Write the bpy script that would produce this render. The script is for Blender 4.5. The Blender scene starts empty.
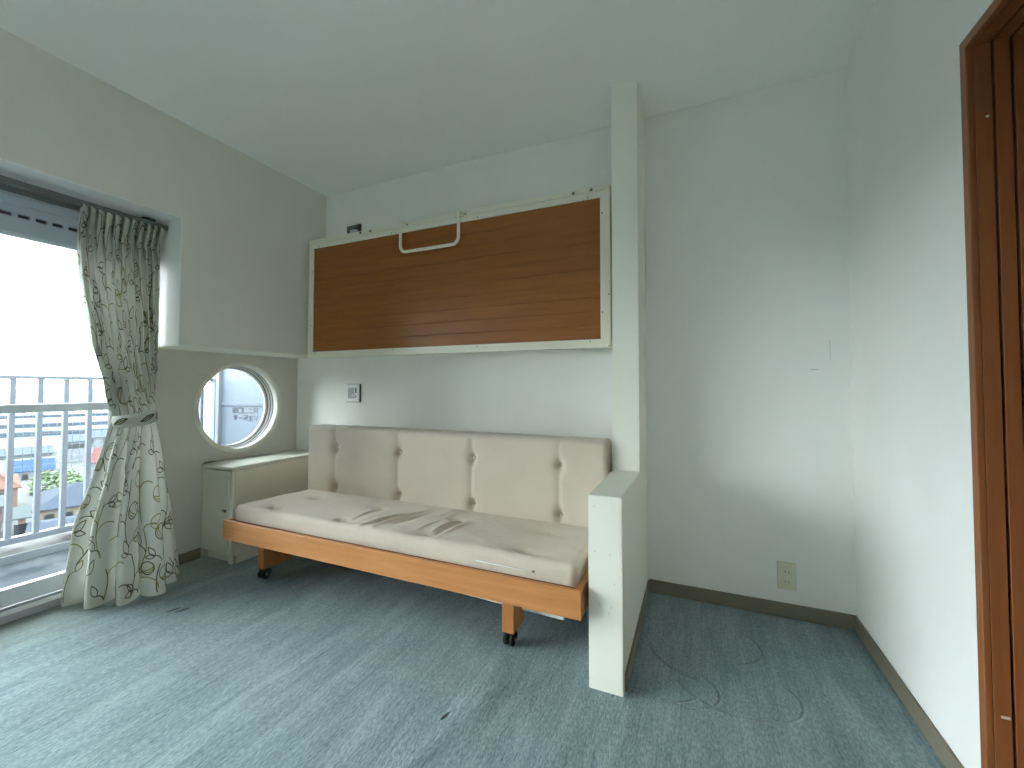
import bpy, bmesh, math, random
from mathutils import Vector, Matrix
random.seed(7)
C = bpy.context.scene.collection
PI = math.pi

# ------------------------------------------------------------------ room numbers (metres)
H = 2.40                       # ceiling height
XB = -2.430                    # room face of the thick wall above the low recess
XL = -2.696                    # face of the recessed lower left wall
XR = 0.607                     # right wall
YD = 2.262                     # back wall
YN = -1.90                     # wall behind the photographer
ZS = 1.238                     # underside of the beam
YJ = 1.318                     # window reveal
ZH = 1.896                     # window head
P0, P1, PYU, PYL, PZ = -0.339, -0.225, 1.958, 1.465, 0.648   # partition

# ------------------------------------------------------------------ materials
def mat(name, col, rough=0.6, metal=0.0, spec=0.5):
    m = bpy.data.materials.new(name); m.use_nodes = True
    b = m.node_tree.nodes['Principled BSDF']
    b.inputs['Base Color'].default_value = (*col, 1)
    b.inputs['Roughness'].default_value = rough
    b.inputs['Metallic'].default_value = metal
    b.inputs['Specular IOR Level'].default_value = spec
    return m, m.node_tree, b

def nd(nt, t, **kw):
    n = nt.nodes.new(t)
    for k, v in kw.items():
        if hasattr(n, k): setattr(n, k, v)
        else: n.inputs[k].default_value = v
    return n

def coords(nt, scale=(1, 1, 1), rot=(0, 0, 0), kind='Object'):
    tc = nd(nt, 'ShaderNodeTexCoord'); mp = nd(nt, 'ShaderNodeMapping')
    mp.inputs['Scale'].default_value = scale; mp.inputs['Rotation'].default_value = rot
    nt.links.new(tc.outputs[kind], mp.inputs['Vector']); return mp.outputs['Vector']

def noise(nt, vec, scale, detail=3, rough=0.5, dist=0.0):
    n = nd(nt, 'ShaderNodeTexNoise'); n.inputs['Scale'].default_value = scale
    n.inputs['Detail'].default_value = detail; n.inputs['Roughness'].default_value = rough
    n.inputs['Distortion'].default_value = dist
    nt.links.new(vec, n.inputs['Vector']); return n.outputs['Fac']

def ramp(nt, fac, stops):
    r = nd(nt, 'ShaderNodeValToRGB'); e = r.color_ramp.elements
    while len(e) < len(stops): e.new(0.5)
    for k, (p, c) in enumerate(stops): e[k].position = p; e[k].color = (*c, 1)
    nt.links.new(fac, r.inputs['Fac']); return r.outputs['Color']

def bump(nt, b, height, strength, dist=0.01, prev=None):
    n = nd(nt, 'ShaderNodeBump'); n.inputs['Strength'].default_value = strength
    n.inputs['Distance'].default_value = dist
    nt.links.new(height, n.inputs['Height'])
    if prev is not None: nt.links.new(prev, n.inputs['Normal'])
    nt.links.new(n.outputs['Normal'], b.inputs['Normal']); return n.outputs['Normal']

def wallpaper(name, col, var=0.010, spec=0.25):
    m, nt, b = mat(name, col, 0.75, spec=spec)
    v = coords(nt, (260, 260, 26)); f = noise(nt, v, 1.0, 3)
    v2 = coords(nt, (2.2, 2.2, 0.9)); g = noise(nt, v2, 1.6, 4)
    c2 = tuple(max(0, c - var * 1.6) for c in col); c1 = tuple(min(1, c + var) for c in col)
    nt.links.new(ramp(nt, g, [(0.35, c2), (0.62, c1)]), b.inputs['Base Color'])
    bump(nt, b, f, 0.22, 0.002)
    return m

def wood(name, dark, light, axis='X', rough=0.42, scale=1.0, planks=None, spec=0.4):
    m, nt, b = mat(name, light, rough, spec=spec)
    s = {'X': (1.2, 16, 16), 'Y': (16, 1.2, 16), 'Z': (16, 16, 1.2)}[axis]
    v = coords(nt, tuple(q * scale for q in s))
    f = noise(nt, v, 2.2, 6, 0.6, 0.6)
    s2 = {'X': (3, 160, 160), 'Y': (160, 3, 160), 'Z': (160, 160, 3)}[axis]
    g = noise(nt, coords(nt, s2), 1.0, 2)
    mx = nd(nt, 'ShaderNodeMath', operation='MULTIPLY_ADD'); mx.inputs[1].default_value = 0.25
    nt.links.new(g, mx.inputs[0]); nt.links.new(f, mx.inputs[2])
    nt.links.new(ramp(nt, mx.outputs[0], [(0.40, dark), (0.78, light)]), b.inputs['Base Color'])
    bump(nt, b, g, 0.08, 0.001)
    return m

M = {}
M['wall'] = wallpaper('white wallpaper', (0.80, 0.80, 0.765))
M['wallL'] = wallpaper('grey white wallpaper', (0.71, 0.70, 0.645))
M['wallLow'] = wallpaper('dimmed grey wallpaper', (0.56, 0.55, 0.49))  # colour darkened to stand in for the dimmer light on the lower wall
M['ceil'] = wallpaper('ceiling paper', (0.87, 0.875, 0.85), 0.004)
M['paint'] = mat('ivory paint', (0.79, 0.79, 0.69), 0.45)[0]
M['lit_reveal'] = mat('white lining paint', (0.80, 0.81, 0.78), 0.5)[0]  # reveal paint lightened to stand in for the daylight on it
M['cream'] = mat('cream enamel', (0.77, 0.74, 0.61), 0.32)[0]
M['cab'] = mat('cream laminate', (0.65, 0.63, 0.51), 0.35)[0]
M['cabtop'] = mat('cream laminate top', (0.64, 0.63, 0.54), 0.3)[0]
M['base'] = mat('taupe baseboard', (0.185, 0.165, 0.12), 0.5)[0]
M['rail'] = wood('orange pine', (0.44, 0.175, 0.052), (0.55, 0.24, 0.080), 'X', 0.4)
M['railZ'] = wood('orange pine upright', (0.40, 0.155, 0.047), (0.50, 0.21, 0.068), 'Z', 0.42)
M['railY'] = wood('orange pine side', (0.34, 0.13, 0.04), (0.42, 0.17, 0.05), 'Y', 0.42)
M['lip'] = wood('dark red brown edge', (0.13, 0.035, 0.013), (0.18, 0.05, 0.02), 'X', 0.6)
M['bunk'] = wood('brown bunk board', (0.245, 0.080, 0.015), (0.32, 0.110, 0.021), 'X', 0.38)
M['door'] = wood('dark red brown wood', (0.22, 0.076, 0.027), (0.28, 0.105, 0.036), 'Z', 0.40)
M['black'] = mat('black plastic', (0.012, 0.012, 0.014), 0.35)[0]
M['dark'] = mat('dark recess', (0.02, 0.017, 0.015), 0.7)[0]
M['steel'] = mat('dull steel', (0.35, 0.34, 0.31), 0.4, 0.8)[0]
M['alu'] = mat('grey aluminium', (0.46, 0.49, 0.52), 0.42, 0.15)[0]
M['sash'] = mat('pale anodised sash', (0.62, 0.66, 0.71), 0.4, 0.0)[0]
M['aluD'] = mat('grey blue aluminium', (0.52, 0.57, 0.64), 0.45, 0.1)[0]
M['aluDark'] = mat('dark grey gasket', (0.07, 0.075, 0.08), 0.5)[0]
M['white'] = mat('white plastic', (0.78, 0.79, 0.77), 0.35)[0]
M['outlet'] = mat('cream plastic', (0.66, 0.64, 0.48), 0.35)[0]
M['grey'] = mat('grey plastic', (0.36, 0.38, 0.38), 0.45)[0]
M['darkgrey'] = mat('dark grey metal', (0.10, 0.10, 0.10), 0.5, 0.3)[0]

def fabric(name, col, scale=900):
    m, nt, b = mat(name, col, 0.9, spec=0.15)
    f = noise(nt, coords(nt, (1, 1, 1)), scale, 2)
    g = noise(nt, coords(nt, (1, 1, 1)), 9, 5)
    c2 = tuple(c * 0.955 for c in col)
    nt.links.new(ramp(nt, g, [(0.35, c2), (0.6, col)]), b.inputs['Base Color'])
    b.inputs['Sheen Weight'].default_value = 0.15
    bump(nt, b, f, 0.25, 0.0015)
    return m
M['sofa'] = fabric('beige cotton', (0.57, 0.495, 0.405))
M['button'] = mat('pale fabric button', (0.66, 0.62, 0.54), 0.6)[0]

def carpet():
    m, nt, b = mat('blue green carpet', (0.17, 0.25, 0.265), 0.95, spec=0.1)
    tc = nd(nt, 'ShaderNodeTexCoord')
    v1 = coords(nt, (190, 62, 60)); fine = noise(nt, v1, 1.0, 4, 0.65)
    v2 = coords(nt, (11, 1.6, 1)); streak = noise(nt, v2, 1.0, 4, 0.6, 0.4)
    v3 = coords(nt, (1, 1, 1)); blot = noise(nt, v3, 5.0, 5, 0.62, 0.6)
    a = nd(nt, 'ShaderNodeMath', operation='MULTIPLY_ADD'); a.inputs[1].default_value = 0.45
    nt.links.new(streak, a.inputs[0]); nt.links.new(fine, a.inputs[2])
    a2 = nd(nt, 'ShaderNodeMath', operation='MULTIPLY_ADD'); a2.inputs[1].default_value = 0.22
    thin = noise(nt, coords(nt, (95, 7, 1)), 1.0, 3, 0.6, 0.8)
    a3 = nd(nt, 'ShaderNodeMath', operation='MULTIPLY_ADD'); a3.inputs[1].default_value = 0.42
    nt.links.new(thin, a3.inputs[0]); nt.links.new(a.outputs[0], a3.inputs[2])
    a4 = nd(nt, 'ShaderNodeMath', operation='SUBTRACT'); a4.inputs[1].default_value = 0.21; nt.links.new(a3.outputs[0], a4.inputs[0])
    nt.links.new(blot, a2.inputs[0]); nt.links.new(a4.outputs[0], a2.inputs[2])
    col = ramp(nt, a2.outputs[0], [(0.58, (0.080, 0.132, 0.142)), (0.82, (0.158, 0.236, 0.250)), (0.97, (0.25, 0.335, 0.350))])
    # bleached strip of carpet along the balcony door
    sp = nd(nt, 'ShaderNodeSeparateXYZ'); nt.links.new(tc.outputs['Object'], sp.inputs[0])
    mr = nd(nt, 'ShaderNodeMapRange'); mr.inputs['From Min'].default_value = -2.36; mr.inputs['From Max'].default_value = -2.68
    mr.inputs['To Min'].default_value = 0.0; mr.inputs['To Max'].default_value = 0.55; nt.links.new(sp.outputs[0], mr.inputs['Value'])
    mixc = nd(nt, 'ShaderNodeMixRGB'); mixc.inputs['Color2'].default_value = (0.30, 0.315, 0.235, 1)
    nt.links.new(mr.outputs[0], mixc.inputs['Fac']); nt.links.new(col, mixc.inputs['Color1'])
    nt.links.new(mixc.outputs[0], b.inputs['Base Color'])
    b.inputs['Sheen Weight'].default_value = 0.25; b.inputs['Sheen Roughness'].default_value = 0.6
    n1 = bump(nt, b, fine, 0.55, 0.006)
    n2 = bump(nt, b, streak, 0.30, 0.010, bump(nt, b, thin, 0.35, 0.006, n1))
    # carved scroll lines of the carpet: grooves along circle arcs
    prev = n2
    sep = nd(nt, 'ShaderNodeSeparateXYZ'); nt.links.new(tc.outputs['Object'], sep.inputs[0])
    def mth(op, *ins):
        n = nd(nt, 'ShaderNodeMath', operation=op)
        for k, i in enumerate(ins):
            if isinstance(i, (int, float)): n.inputs[k].default_value = i
            else: nt.links.new(i, n.inputs[k])
        return n.outputs[0]
    total = None
    for cx, cy, r, a0, a1 in ARCS:
        dx = mth('SUBTRACT', sep.outputs[0], cx); dy = mth('SUBTRACT', sep.outputs[1], cy)
        rr = mth('SQRT', mth('ADD', mth('MULTIPLY', dx, dx), mth('MULTIPLY', dy, dy)))
        d = mth('ABSOLUTE', mth('SUBTRACT', rr, r))
        g = mth('SUBTRACT', 1.0, mth('MINIMUM', 1.0, mth('DIVIDE', d, 0.007)))
        mid = (a0 + a1) / 2; hw = math.cos((a1 - a0) / 2)
        cs = mth('DIVIDE', mth('ADD', mth('MULTIPLY', dx, math.cos(mid)), mth('MULTIPLY', dy, math.sin(mid))), rr)
        g = mth('MULTIPLY', g, mth('GREATER_THAN', cs, hw))
        total = g if total is None else mth('MAXIMUM', total, g)
    inv = mth('SUBTRACT', 1.0, total)
    bump(nt, b, inv, 0.7, 0.009, prev)
    return m
ARCS = [(-0.03, 1.60, 0.095, -1.9, 1.1), (0.20, 1.66, 0.105, -2.2, 0.9), (-0.13, 1.66, 0.16, -2.4, -0.4),
        (0.115, 1.74, 0.21, -2.6, -1.2), (0.10, 1.93, 0.12, -1.2, 1.0), (-0.165, 1.44, 0.09, 1.2, 3.0),
        (0.02, 1.86, 0.20, 3.3, 4.6)]
M['carpet'] = carpet()

def glass():
    m = bpy.data.materials.new('clear pane'); m.use_nodes = True; nt = m.node_tree
    nt.nodes.remove(nt.nodes['Principled BSDF']); out = nt.nodes['Material Output']
    t = nd(nt, 'ShaderNodeBsdfTransparent'); t.inputs['Color'].default_value = (0.93, 0.965, 0.97, 1)
    g = nd(nt, 'ShaderNodeBsdfGlossy'); g.inputs['Roughness'].default_value = 0.03
    fr = nd(nt, 'ShaderNodeFresnel'); fr.inputs['IOR'].default_value = 1.25
    mx = nd(nt, 'ShaderNodeMixShader')
    nt.links.new(fr.outputs[0], mx.inputs[0]); nt.links.new(t.outputs[0], mx.inputs[1]); nt.links.new(g.outputs[0], mx.inputs[2])
    nt.links.new(mx.outputs[0], out.inputs['Surface']); return m
M['glass'] = glass()

def cloth(name, col, tr=0.22):
    m, nt, b = mat(name, col, 0.9, spec=0.1)
    f = noise(nt, coords(nt, (1, 1, 1)), 700, 2); bump(nt, b, f, 0.2, 0.001)
    t = nd(nt, 'ShaderNodeBsdfTranslucent'); t.inputs['Color'].default_value = (*col, 1)
    mx = nd(nt, 'ShaderNodeMixShader'); mx.inputs[0].default_value = tr
    out = nt.nodes['Material Output']
    nt.links.new(b.outputs[0], mx.inputs[1]); nt.links.new(t.outputs[0], mx.inputs[2]); nt.links.new(mx.outputs[0], out.inputs['Surface'])
    return m
M['curtain'] = cloth('off white curtain cotton', (0.60, 0.61, 0.54))
M['vine'] = cloth('olive brown print', (0.115, 0.100, 0.045), 0.1)
M['vine2'] = cloth('yellow green print', (0.25, 0.24, 0.07), 0.1)

# ------------------------------------------------------------------ mesh helpers
def box(bm, x0, x1, y0, y1, z0, z1, bev=0.0, seg=2):
    vs = [bm.verts.new(p) for p in ((x0, y0, z0), (x1, y0, z0), (x1, y1, z0), (x0, y1, z0), (x0, y0, z1), (x1, y0, z1), (x1, y1, z1), (x0, y1, z1))]
    fs = [bm.faces.new([vs[i] for i in q]) for q in ((3, 2, 1, 0), (4, 5, 6, 7), (0, 1, 5, 4), (1, 2, 6, 5), (2, 3, 7, 6), (3, 0, 4, 7))]
    if bev > 0:
        es = list({e for f in fs for e in f.edges})
        bmesh.ops.bevel(bm, geom=es, offset=bev, segments=seg, affect='EDGES', profile=0.5)
    return vs

def tube(bm, pts, r, n=10, closed=False):
    pts = [Vector(p) for p in pts]; rings = []
    L = len(pts); up = None
    for i, p in enumerate(pts):
        if closed: t = pts[(i + 1) % L] - pts[i - 1]
        else: t = pts[min(i + 1, L - 1)] - pts[max(i - 1, 0)]
        t.normalize()
        if up is None:
            a = Vector((0, 0, 1)) if abs(t.z) < 0.9 else Vector((1, 0, 0))
            up = (a - t * a.dot(t)).normalized()
        else: up = (up - t * up.dot(t)).normalized()
        s = t.cross(up)
        rr = r[i] if isinstance(r, (list, tuple)) else r
        rings.append([bm.verts.new(p + (up * math.cos(2 * PI * k / n) + s * math.sin(2 * PI * k / n)) * rr) for k in range(n)])
    m = L if closed else L - 1
    for i in range(m):
        A, B = rings[i], rings[(i + 1) % L]
        for k in range(n): bm.faces.new((A[k], A[(k + 1) % n], B[(k + 1) % n], B[k]))
    if not closed: bm.faces.new(rings[0][::-1]); bm.faces.new(rings[-1])

def lathe(bm, prof, origin, axis='X', n=48, cap=True):
    """prof: list of (radius, offset along axis)"""
    o = Vector(origin); rings = []
    for r, h in prof:
        ring = []
        for k in range(n):
            a = 2 * PI * k / n; c, s = math.cos(a) * r, math.sin(a) * r
            p = {'X': Vector((h, c, s)), 'Y': Vector((c, h, s)), 'Z': Vector((c, s, h))}[axis]
            ring.append(bm.verts.new(o + p))
        rings.append(ring)
    for A, B in zip(rings, rings[1:]):
        for k in range(n): bm.faces.new((A[k], A[(k + 1) % n], B[(k + 1) % n], B[k]))
    if cap:
        bm.faces.new(rings[0][::-1]); bm.faces.new(rings[-1])

def loft(bm, prof, y0, y1):
    """closed XZ profile swept along Y"""
    A = [bm.verts.new((x, y0, z)) for x, z in prof]; B = [bm.verts.new((x, y1, z)) for x, z in prof]
    n = len(prof)
    for k in range(n): bm.faces.new((A[k], A[(k + 1) % n], B[(k + 1) % n], B[k]))
    bm.faces.new(A[::-1]); bm.faces.new(B)

def obj(name, bm, m, parent=None, smooth=False):
    bmesh.ops.recalc_face_normals(bm, faces=bm.faces[:])
    me = bpy.data.meshes.new(name); bm.to_mesh(me); bm.free()
    for q in (m if isinstance(m, (list, tuple)) else [m]): me.materials.append(q)
    o = bpy.data.objects.new(name, me); C.objects.link(o)
    if smooth:
        for p in me.polygons: p.use_smooth = True
    if parent is not None:
        o.parent = parent; o.matrix_parent_inverse = parent.matrix_world.inverted() if False else Matrix.Translation(-parent.location) @ Matrix.Identity(4)
    return o

def empty(name, loc=(0, 0, 0)):
    o = bpy.data.objects.new(name, None); o.location = loc; C.objects.link(o); return o

def tag(o, label, cat, group=None, kind=None):
    o['label'] = label; o['category'] = cat
    if group: o['group'] = group
    if kind: o['kind'] = kind
    return o

def struct(name, bm, m, parent=None, label=None, cat=None, smooth=False):
    o = obj(name, bm, m, parent, smooth)
    if parent is None:
        o['kind'] = 'structure'
        if label: o['label'] = label
        if cat: o['category'] = cat
    return o

def B(*a, **k):
    bm = bmesh.new(); box(bm, *a, **k); return bm

# ------------------------------------------------------------------ shell
def floor_mesh():
    bm = bmesh.new()
    x0, x1, y0, y1 = -2.72, XR + 0.15, YN, YD
    nx, ny = 170, 210
    import mathutils.noise as mn
    g = []
    for j in range(ny + 1):
        row = []
        for i in range(nx + 1):
            x = x0 + (x1 - x0) * i / nx; y = y0 + (y1 - y0) * j / ny
            w = mn.noise(Vector((x * 9 + y * 1.6, y * 1.1, 3.1))) * 0.0030 + mn.noise(Vector((x * 22 + y * 4.0, y * 2.6, 9.7))) * 0.0016
            ed = min(1, max(0, (x - x0) / 0.15), max(0, (YD - y) / 0.1))
            # long ruck in the carpet leading to the caster
            dd = (x + 0.66) + (y - 1.50) * 0.10 * -1
            ru = math.exp(-(dd / 0.022) ** 2) * 0.006 * max(0, min(1, (1.56 - y) / 0.1)) * max(0, min(1, (y - 0.6) / 0.5))
            dd2 = (x + 0.60) - (y - 1.40) * 0.22
            ru2 = math.exp(-(dd2 / 0.03) ** 2) * 0.006 * max(0, min(1, (1.42 - y) / 0.1)) * max(0, min(1, (y - 0.4) / 0.5))
            row.append(bm.verts.new((x, y, w * ed - 0.001 + ru + ru2)))
        g.append(row)
    for j in range(ny):
        for i in range(nx): bm.faces.new((g[j][i], g[j][i + 1], g[j + 1][i + 1], g[j + 1][i]))
    return bm
struct('floor', floor_mesh(), M['carpet'], smooth=True, label='blue green cut pile carpet over the whole floor', cat='carpet')
fl = bpy.data.objects['floor']
for x, y, a_, l_ in ((-2.172, 1.180, 1.35, 0.060), (-2.132, 1.196, 1.35, 0.060), (-0.712, 1.155, 1.3, 0.045)):
    bm = bmesh.new(); lathe(bm, [(0.0005, 0.0), (0.011, 0.0014), (0.0005, 0.0018)], (0, 0, 0), 'Z', 16, cap=False)
    for v in bm.verts: v.co = Vector((v.co.x * l_ / 0.022, v.co.y * 0.55, v.co.z))
    bmesh.ops.rotate(bm, verts=bm.verts[:], cent=(0, 0, 0), matrix=Matrix.Rotation(a_, 3, 'Z')); bmesh.ops.translate(bm, verts=bm.verts[:], vec=(x, y, 0.0015))
    obj('carpet_nick', bm, M['dark'], fl)
struct('ceiling', B(-2.95, XR + 0.15, YN - 0.1, YD + 0.1, H, H + 0.12), M['ceil'], label='white papered ceiling', cat='ceiling')
wb = struct('wall_back', B(XL, XR + 0.15, YD, YD + 0.12, -0.1, H), M['wall'], label='white papered wall behind the sofa', cat='wall')

obj('scuff', B(0.5345, 0.5360, YD - 0.0006, YD + 0.001, 1.135, 1.222), M['grey'], wb)
obj('scuff', B(0.462, 0.492, YD - 0.0006, YD + 0.001, 1.094, 1.0965), M['grey'], wb)

# right wall with a door opening beside the photographer
DY0, DY1, DZ = 0.45, 1.366, 1.832
bm = bmesh.new()
box(bm, XR, XR + 0.15, DY1 + 0.03, YD, -0.1, H)
box(bm, XR, XR + 0.15, DY0 - 0.03, DY1 + 0.03, DZ + 0.03, H)
box(bm, XR, XR + 0.15, YN, DY0 - 0.03, -0.1, H)
struct('wall_right', bm, M['wall'], label='white papered wall beside the brown door frame', cat='wall')

struct('wall_rear', B(-2.95, XR + 0.15, YN - 0.15, YN, -0.1, H), M['wall'])

# left wall: thick upper beam, recessed lower wall with the porthole
PCY, PCZ, PR = 1.839, 0.884, 0.272
YW0 = -1.75                                                    # far (unseen) end of the balcony window
def lower_wall():
    bm = bmesh.new()
    y0, y1, z0, z1 = YJ, YD + 0.12, -0.1, ZS
    n = 64
    def rim(k):                                                # point of the rectangle in direction k
        a = 2 * PI * k / n; c, s = math.cos(a), math.sin(a); t = 1e9
        if c > 1e-9: t = min(t, (y1 - PCY) / c)
        if c < -1e-9: t = min(t, (y0 - PCY) / c)
        if s > 1e-9: t = min(t, (z1 - PCZ) / s)
        if s < -1e-9: t = min(t, (z0 - PCZ) / s)
        return PCY + c * t, PCZ + s * t
    X0, X1 = XL, -2.832
    ci = [[bm.verts.new((X, PCY + PR * math.cos(2 * PI * k / n), PCZ + PR * math.sin(2 * PI * k / n))) for k in range(n)] for X in (X0, X1)]
    ro = [[bm.verts.new((X, *rim(k))) for k in range(n)] for X in (X0, X1)]
    for s in (0, 1):
        for k in range(n):
            j = (k + 1) % n
            bm.faces.new((ci[s][k], ci[s][j], ro[s][j], ro[s][k]))
            a, b = ro[s][k].co, ro[s][j].co                       # fill the corner between two rim points
            if abs(a.y - b.y) > 1e-6 and abs(a.z - b.z) > 1e-6:
                cy = y0 if min(abs(a.y - y0), abs(b.y - y0)) < 1e-6 else y1
                cz = z0 if min(abs(a.z - z0), abs(b.z - z0)) < 1e-6 else z1
                cv = bm.verts.new((a.x, cy, cz)); bm.faces.new((ro[s][k], ro[s][j], cv))
    for k in range(n):
        j = (k + 1) % n
        bm.faces.new((ci[0][k], ci[0][j], ci[1][j], ci[1][k]))
    # jamb side closing the wall towards the balcony window
    v = [bm.verts.new(p) for p in ((X0, y0, z0), (X1, y0, z0), (X1, y0, z1), (X0, y0, z1))]; bm.faces.new(v)
    return bm
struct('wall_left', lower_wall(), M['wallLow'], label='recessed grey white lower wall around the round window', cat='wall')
bm = bmesh.new()
box(bm, -2.92, XB, YJ, YD, ZS, H)
box(bm, -2.92, XB, YW0, YJ, ZH, H)
box(bm, -2.92, XB, YN, YW0, -0.1, H)
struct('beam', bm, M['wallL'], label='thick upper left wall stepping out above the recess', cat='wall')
struct('trim_1', B(XL, XB + 0.010, YJ + 0.001, YD, ZS - 0.011, ZS + 0.001, bev=0.003), M['paint'], label='thin white edge board under the upper left wall', cat='trim')
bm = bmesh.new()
box(bm, -2.70, XB + 0.001, YW0 + 0.01, YJ - 0.004, ZH - 0.004, ZH); box(bm, -2.70, XB + 0.001, YJ - 0.004, YJ + 0.0005, ZS, ZH)  # added sheets that carry the brightness of the lit reveal
struct('trim_3', bm, M['lit_reveal'], label='thin facing of the window reveal, lightened to stand in for daylight', cat='trim')
# outer wall of the building next door along the balcony
struct('wall_outer', B(-2.92, -2.70, YD + 0.12, 4.2, -0.2, H), M['wall'])

# partition between sofa and alcove
bm = bmesh.new()
prof = [(PYL, 0), (YD, 0), (YD, H), (PYU, H), (PYU, PZ), (PYL, PZ)]
A = [bm.verts.new((P0, y, z)) for y, z in prof]; Bv = [bm.verts.new((P1, y, z)) for y, z in prof]
for k in range(6): bm.faces.new((A[k], A[(k + 1) % 6], Bv[(k + 1) % 6], Bv[k]))
for s in (A, Bv):
    bm.faces.new((s[0], s[1], s[2], s[3], s[4], s[5]))
bmesh.ops.recalc_face_normals(bm, faces=bm.faces[:])
es = [e for e in bm.edges if not (abs(e.verts[0].co.y - YD) < 1e-4 and abs(e.verts[1].co.y - YD) < 1e-4) and max(v.co.z for v in e.verts) > 0.01 and min(v.co.z for v in e.verts) < H - 0.01]
bmesh.ops.bevel(bm, geom=es, offset=0.0025, segments=2, affect='EDGES')
part = struct('partition', bm, M['paint'], label='ivory partition with a low arm and a tall slim post', cat='partition')
for y_, z_ in ((-0.318, 0.612), (-0.316, 0.46), (-0.2655, 0.455), (-0.300, 0.285), (-0.262, 0.282), (-0.252, 0.36), (-0.27, 0.262)):
    bm = bmesh.new(); lathe(bm, [(0.0030, -0.0016), (0.0022, 0.0)], (y_, PYL, z_), 'Y', 10); obj('filler_dot', bm, M['cab'], part)
obj('filler_dot', B(-0.2685, -0.2655, PYL - 0.0016, PYL, 0.598, 0.622), M['white'], part)

# baseboards
def bb(name, *a): struct(name, B(*a, bev=0.002), M['base'])
bb('baseboard_back', P1 + 0.008, XR - 0.008, YD - 0.008, YD, 0, 0.064)
bb('baseboard_right', XR - 0.008, XR, 1.402, YD, 0, 0.064)
bb('baseboard_partition', P1, P1 + 0.008, PYL + 0.03, YD, 0, 0.058)
bb('baseboard_left', XL, XL + 0.008, 1.33, 1.60, 0, 0.06)
bb('baseboard_sofa', -2.40, P0 - 0.001, YD - 0.008, YD, 0, 0.06)

# ------------------------------------------------------------------ door frame at the right
dr = empty('door_1', (XR, (DY0 + DY1) / 2, 0)); dr['kind'] = 'structure'
dr['label'] = 'dark red brown wooden door frame at the right edge'; dr['category'] = 'door'
bm = bmesh.new()
box(bm, XR - 0.008, XR + 0.0055, DY1 - 0.001, DY1 + 0.024, 0, DZ + 0.024, bev=0.002)
box(bm, XR - 0.008, XR + 0.0055, DY0 - 0.024, DY0 + 0.001, 0, DZ + 0.024, bev=0.002)
box(bm, XR - 0.0081, XR + 0.0055, DY0 - 0.024, DY1 + 0.024, DZ - 0.001, DZ + 0.0241, bev=0.002)
obj('casing', bm, M['door'], dr)
for k, (a, b) in enumerate(((XR + 0.006, XR + 0.0365), (XR + 0.042, XR + 0.069), (XR + 0.075, XR + 0.15))):
    bm = bmesh.new()
    box(bm, a, b, DY1 - 0.001, DY1 + 0.03, 0, DZ, bev=0.0012)
    box(bm, a, b, DY0 - 0.03, DY0 + 0.001, 0, DZ, bev=0.0012)
    box(bm, a, b, DY0, DY1, DZ - 0.001, DZ + 0.03, bev=0.0012)
    obj('jamb', bm, M['door'], dr)
bm = bmesh.new()
box(bm, XR + 0.0065, XR + 0.149, DY1 + 0.012, DY1 + 0.0295, 0, DZ + 0.0295); box(bm, XR + 0.0065, XR + 0.149, DY0, DY1 + 0.012, DZ + 0.012, DZ + 0.0295)
obj('groove', bm, M['dark'], dr)
obj('added_door_leaf', B(XR + 0.112, XR + 0.14, DY0 + 0.002, DY1 - 0.002, 0.004, DZ - 0.003, bev=0.002), M['door'], dr)  # unseen leaf, added to shut sky light out of the opening
bm = bmesh.new(); lathe(bm, [(0.0035, -0.0006), (0.003, 0.0)], (XR + 0.027, DY1 - 0.001, 1.655), 'Y', 10); obj('mark', bm, M['cab'], dr)
obj('mark', B(XR + 0.018, XR + 0.033, DY1 - 0.0016, DY1 - 0.001, 0.268, 0.274), M['cab'], dr)

# ------------------------------------------------------------------ balcony window
w1 = empty('window_1', (-2.78, 0.0, 0)); w1['kind'] = 'structure'
w1['label'] = 'aluminium balcony window with vent strip behind the curtain'; w1['category'] = 'window'
bm = bmesh.new()
loft(bm, [(-2.712, -0.02), (-2.712, 0.030), (-2.758, 0.036), (-2.758, 0.020), (-2.765, 0.020), (-2.765, 0.045), (-2.92, 0.045), (-2.92, -0.02)], YW0, YJ)
box(bm, -2.84, -2.75, YJ - 0.045, YJ, 0, ZH, bev=0.002); box(bm, -2.84, -2.75, YW0, YW0 + 0.045, 0, ZH, bev=0.002)
box(bm, -2.84, -2.765, YW0, YJ, 1.868, ZH, bev=0.002)
obj('window_frame', bm, M['alu'], w1)
obj('sill', B(-2.7605, -2.7118, YW0, YJ, 0.0301, 0.0361, bev=0.001), M['white'], w1)
# ventilation strip with slots
bm = bmesh.new()
zc, hs = 1.786, 0.009
slots = []
y = 1.155
while y > YW0 + 0.1: slots.append((y - 0.038, y)); y -= 0.0565
box(bm, -2.80, -2.772, YW0 + 0.045, YJ - 0.045, zc + hs, 1.832); box(bm, -2.80, -2.766, YW0 + 0.045, YJ - 0.045, 1.834, 1.8675, bev=0.002)
box(bm, -2.80, -2.772, YW0 + 0.045, YJ - 0.045, 1.706, zc - hs)
ye = YJ - 0.045
for a, b in slots:
    box(bm, -2.80, -2.772, b, ye, zc - hs, zc + hs); ye = a
box(bm, -2.80, -2.772, YW0 + 0.045, ye, zc - hs, zc + hs)
vent = obj('vent_strip', bm, M['aluD'], w1)
obj('slot_backing', B(-2.80, -2.788, YW0 + 0.05, YJ - 0.05, zc - 0.014, zc + 0.014), M['aluDark'], vent)
obj('slide', B(-2.787, -2.776, slots[0][0] + 0.012, slots[0][1] - 0.004, zc - 0.007, zc + 0.007), M['alu'], vent)
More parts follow.
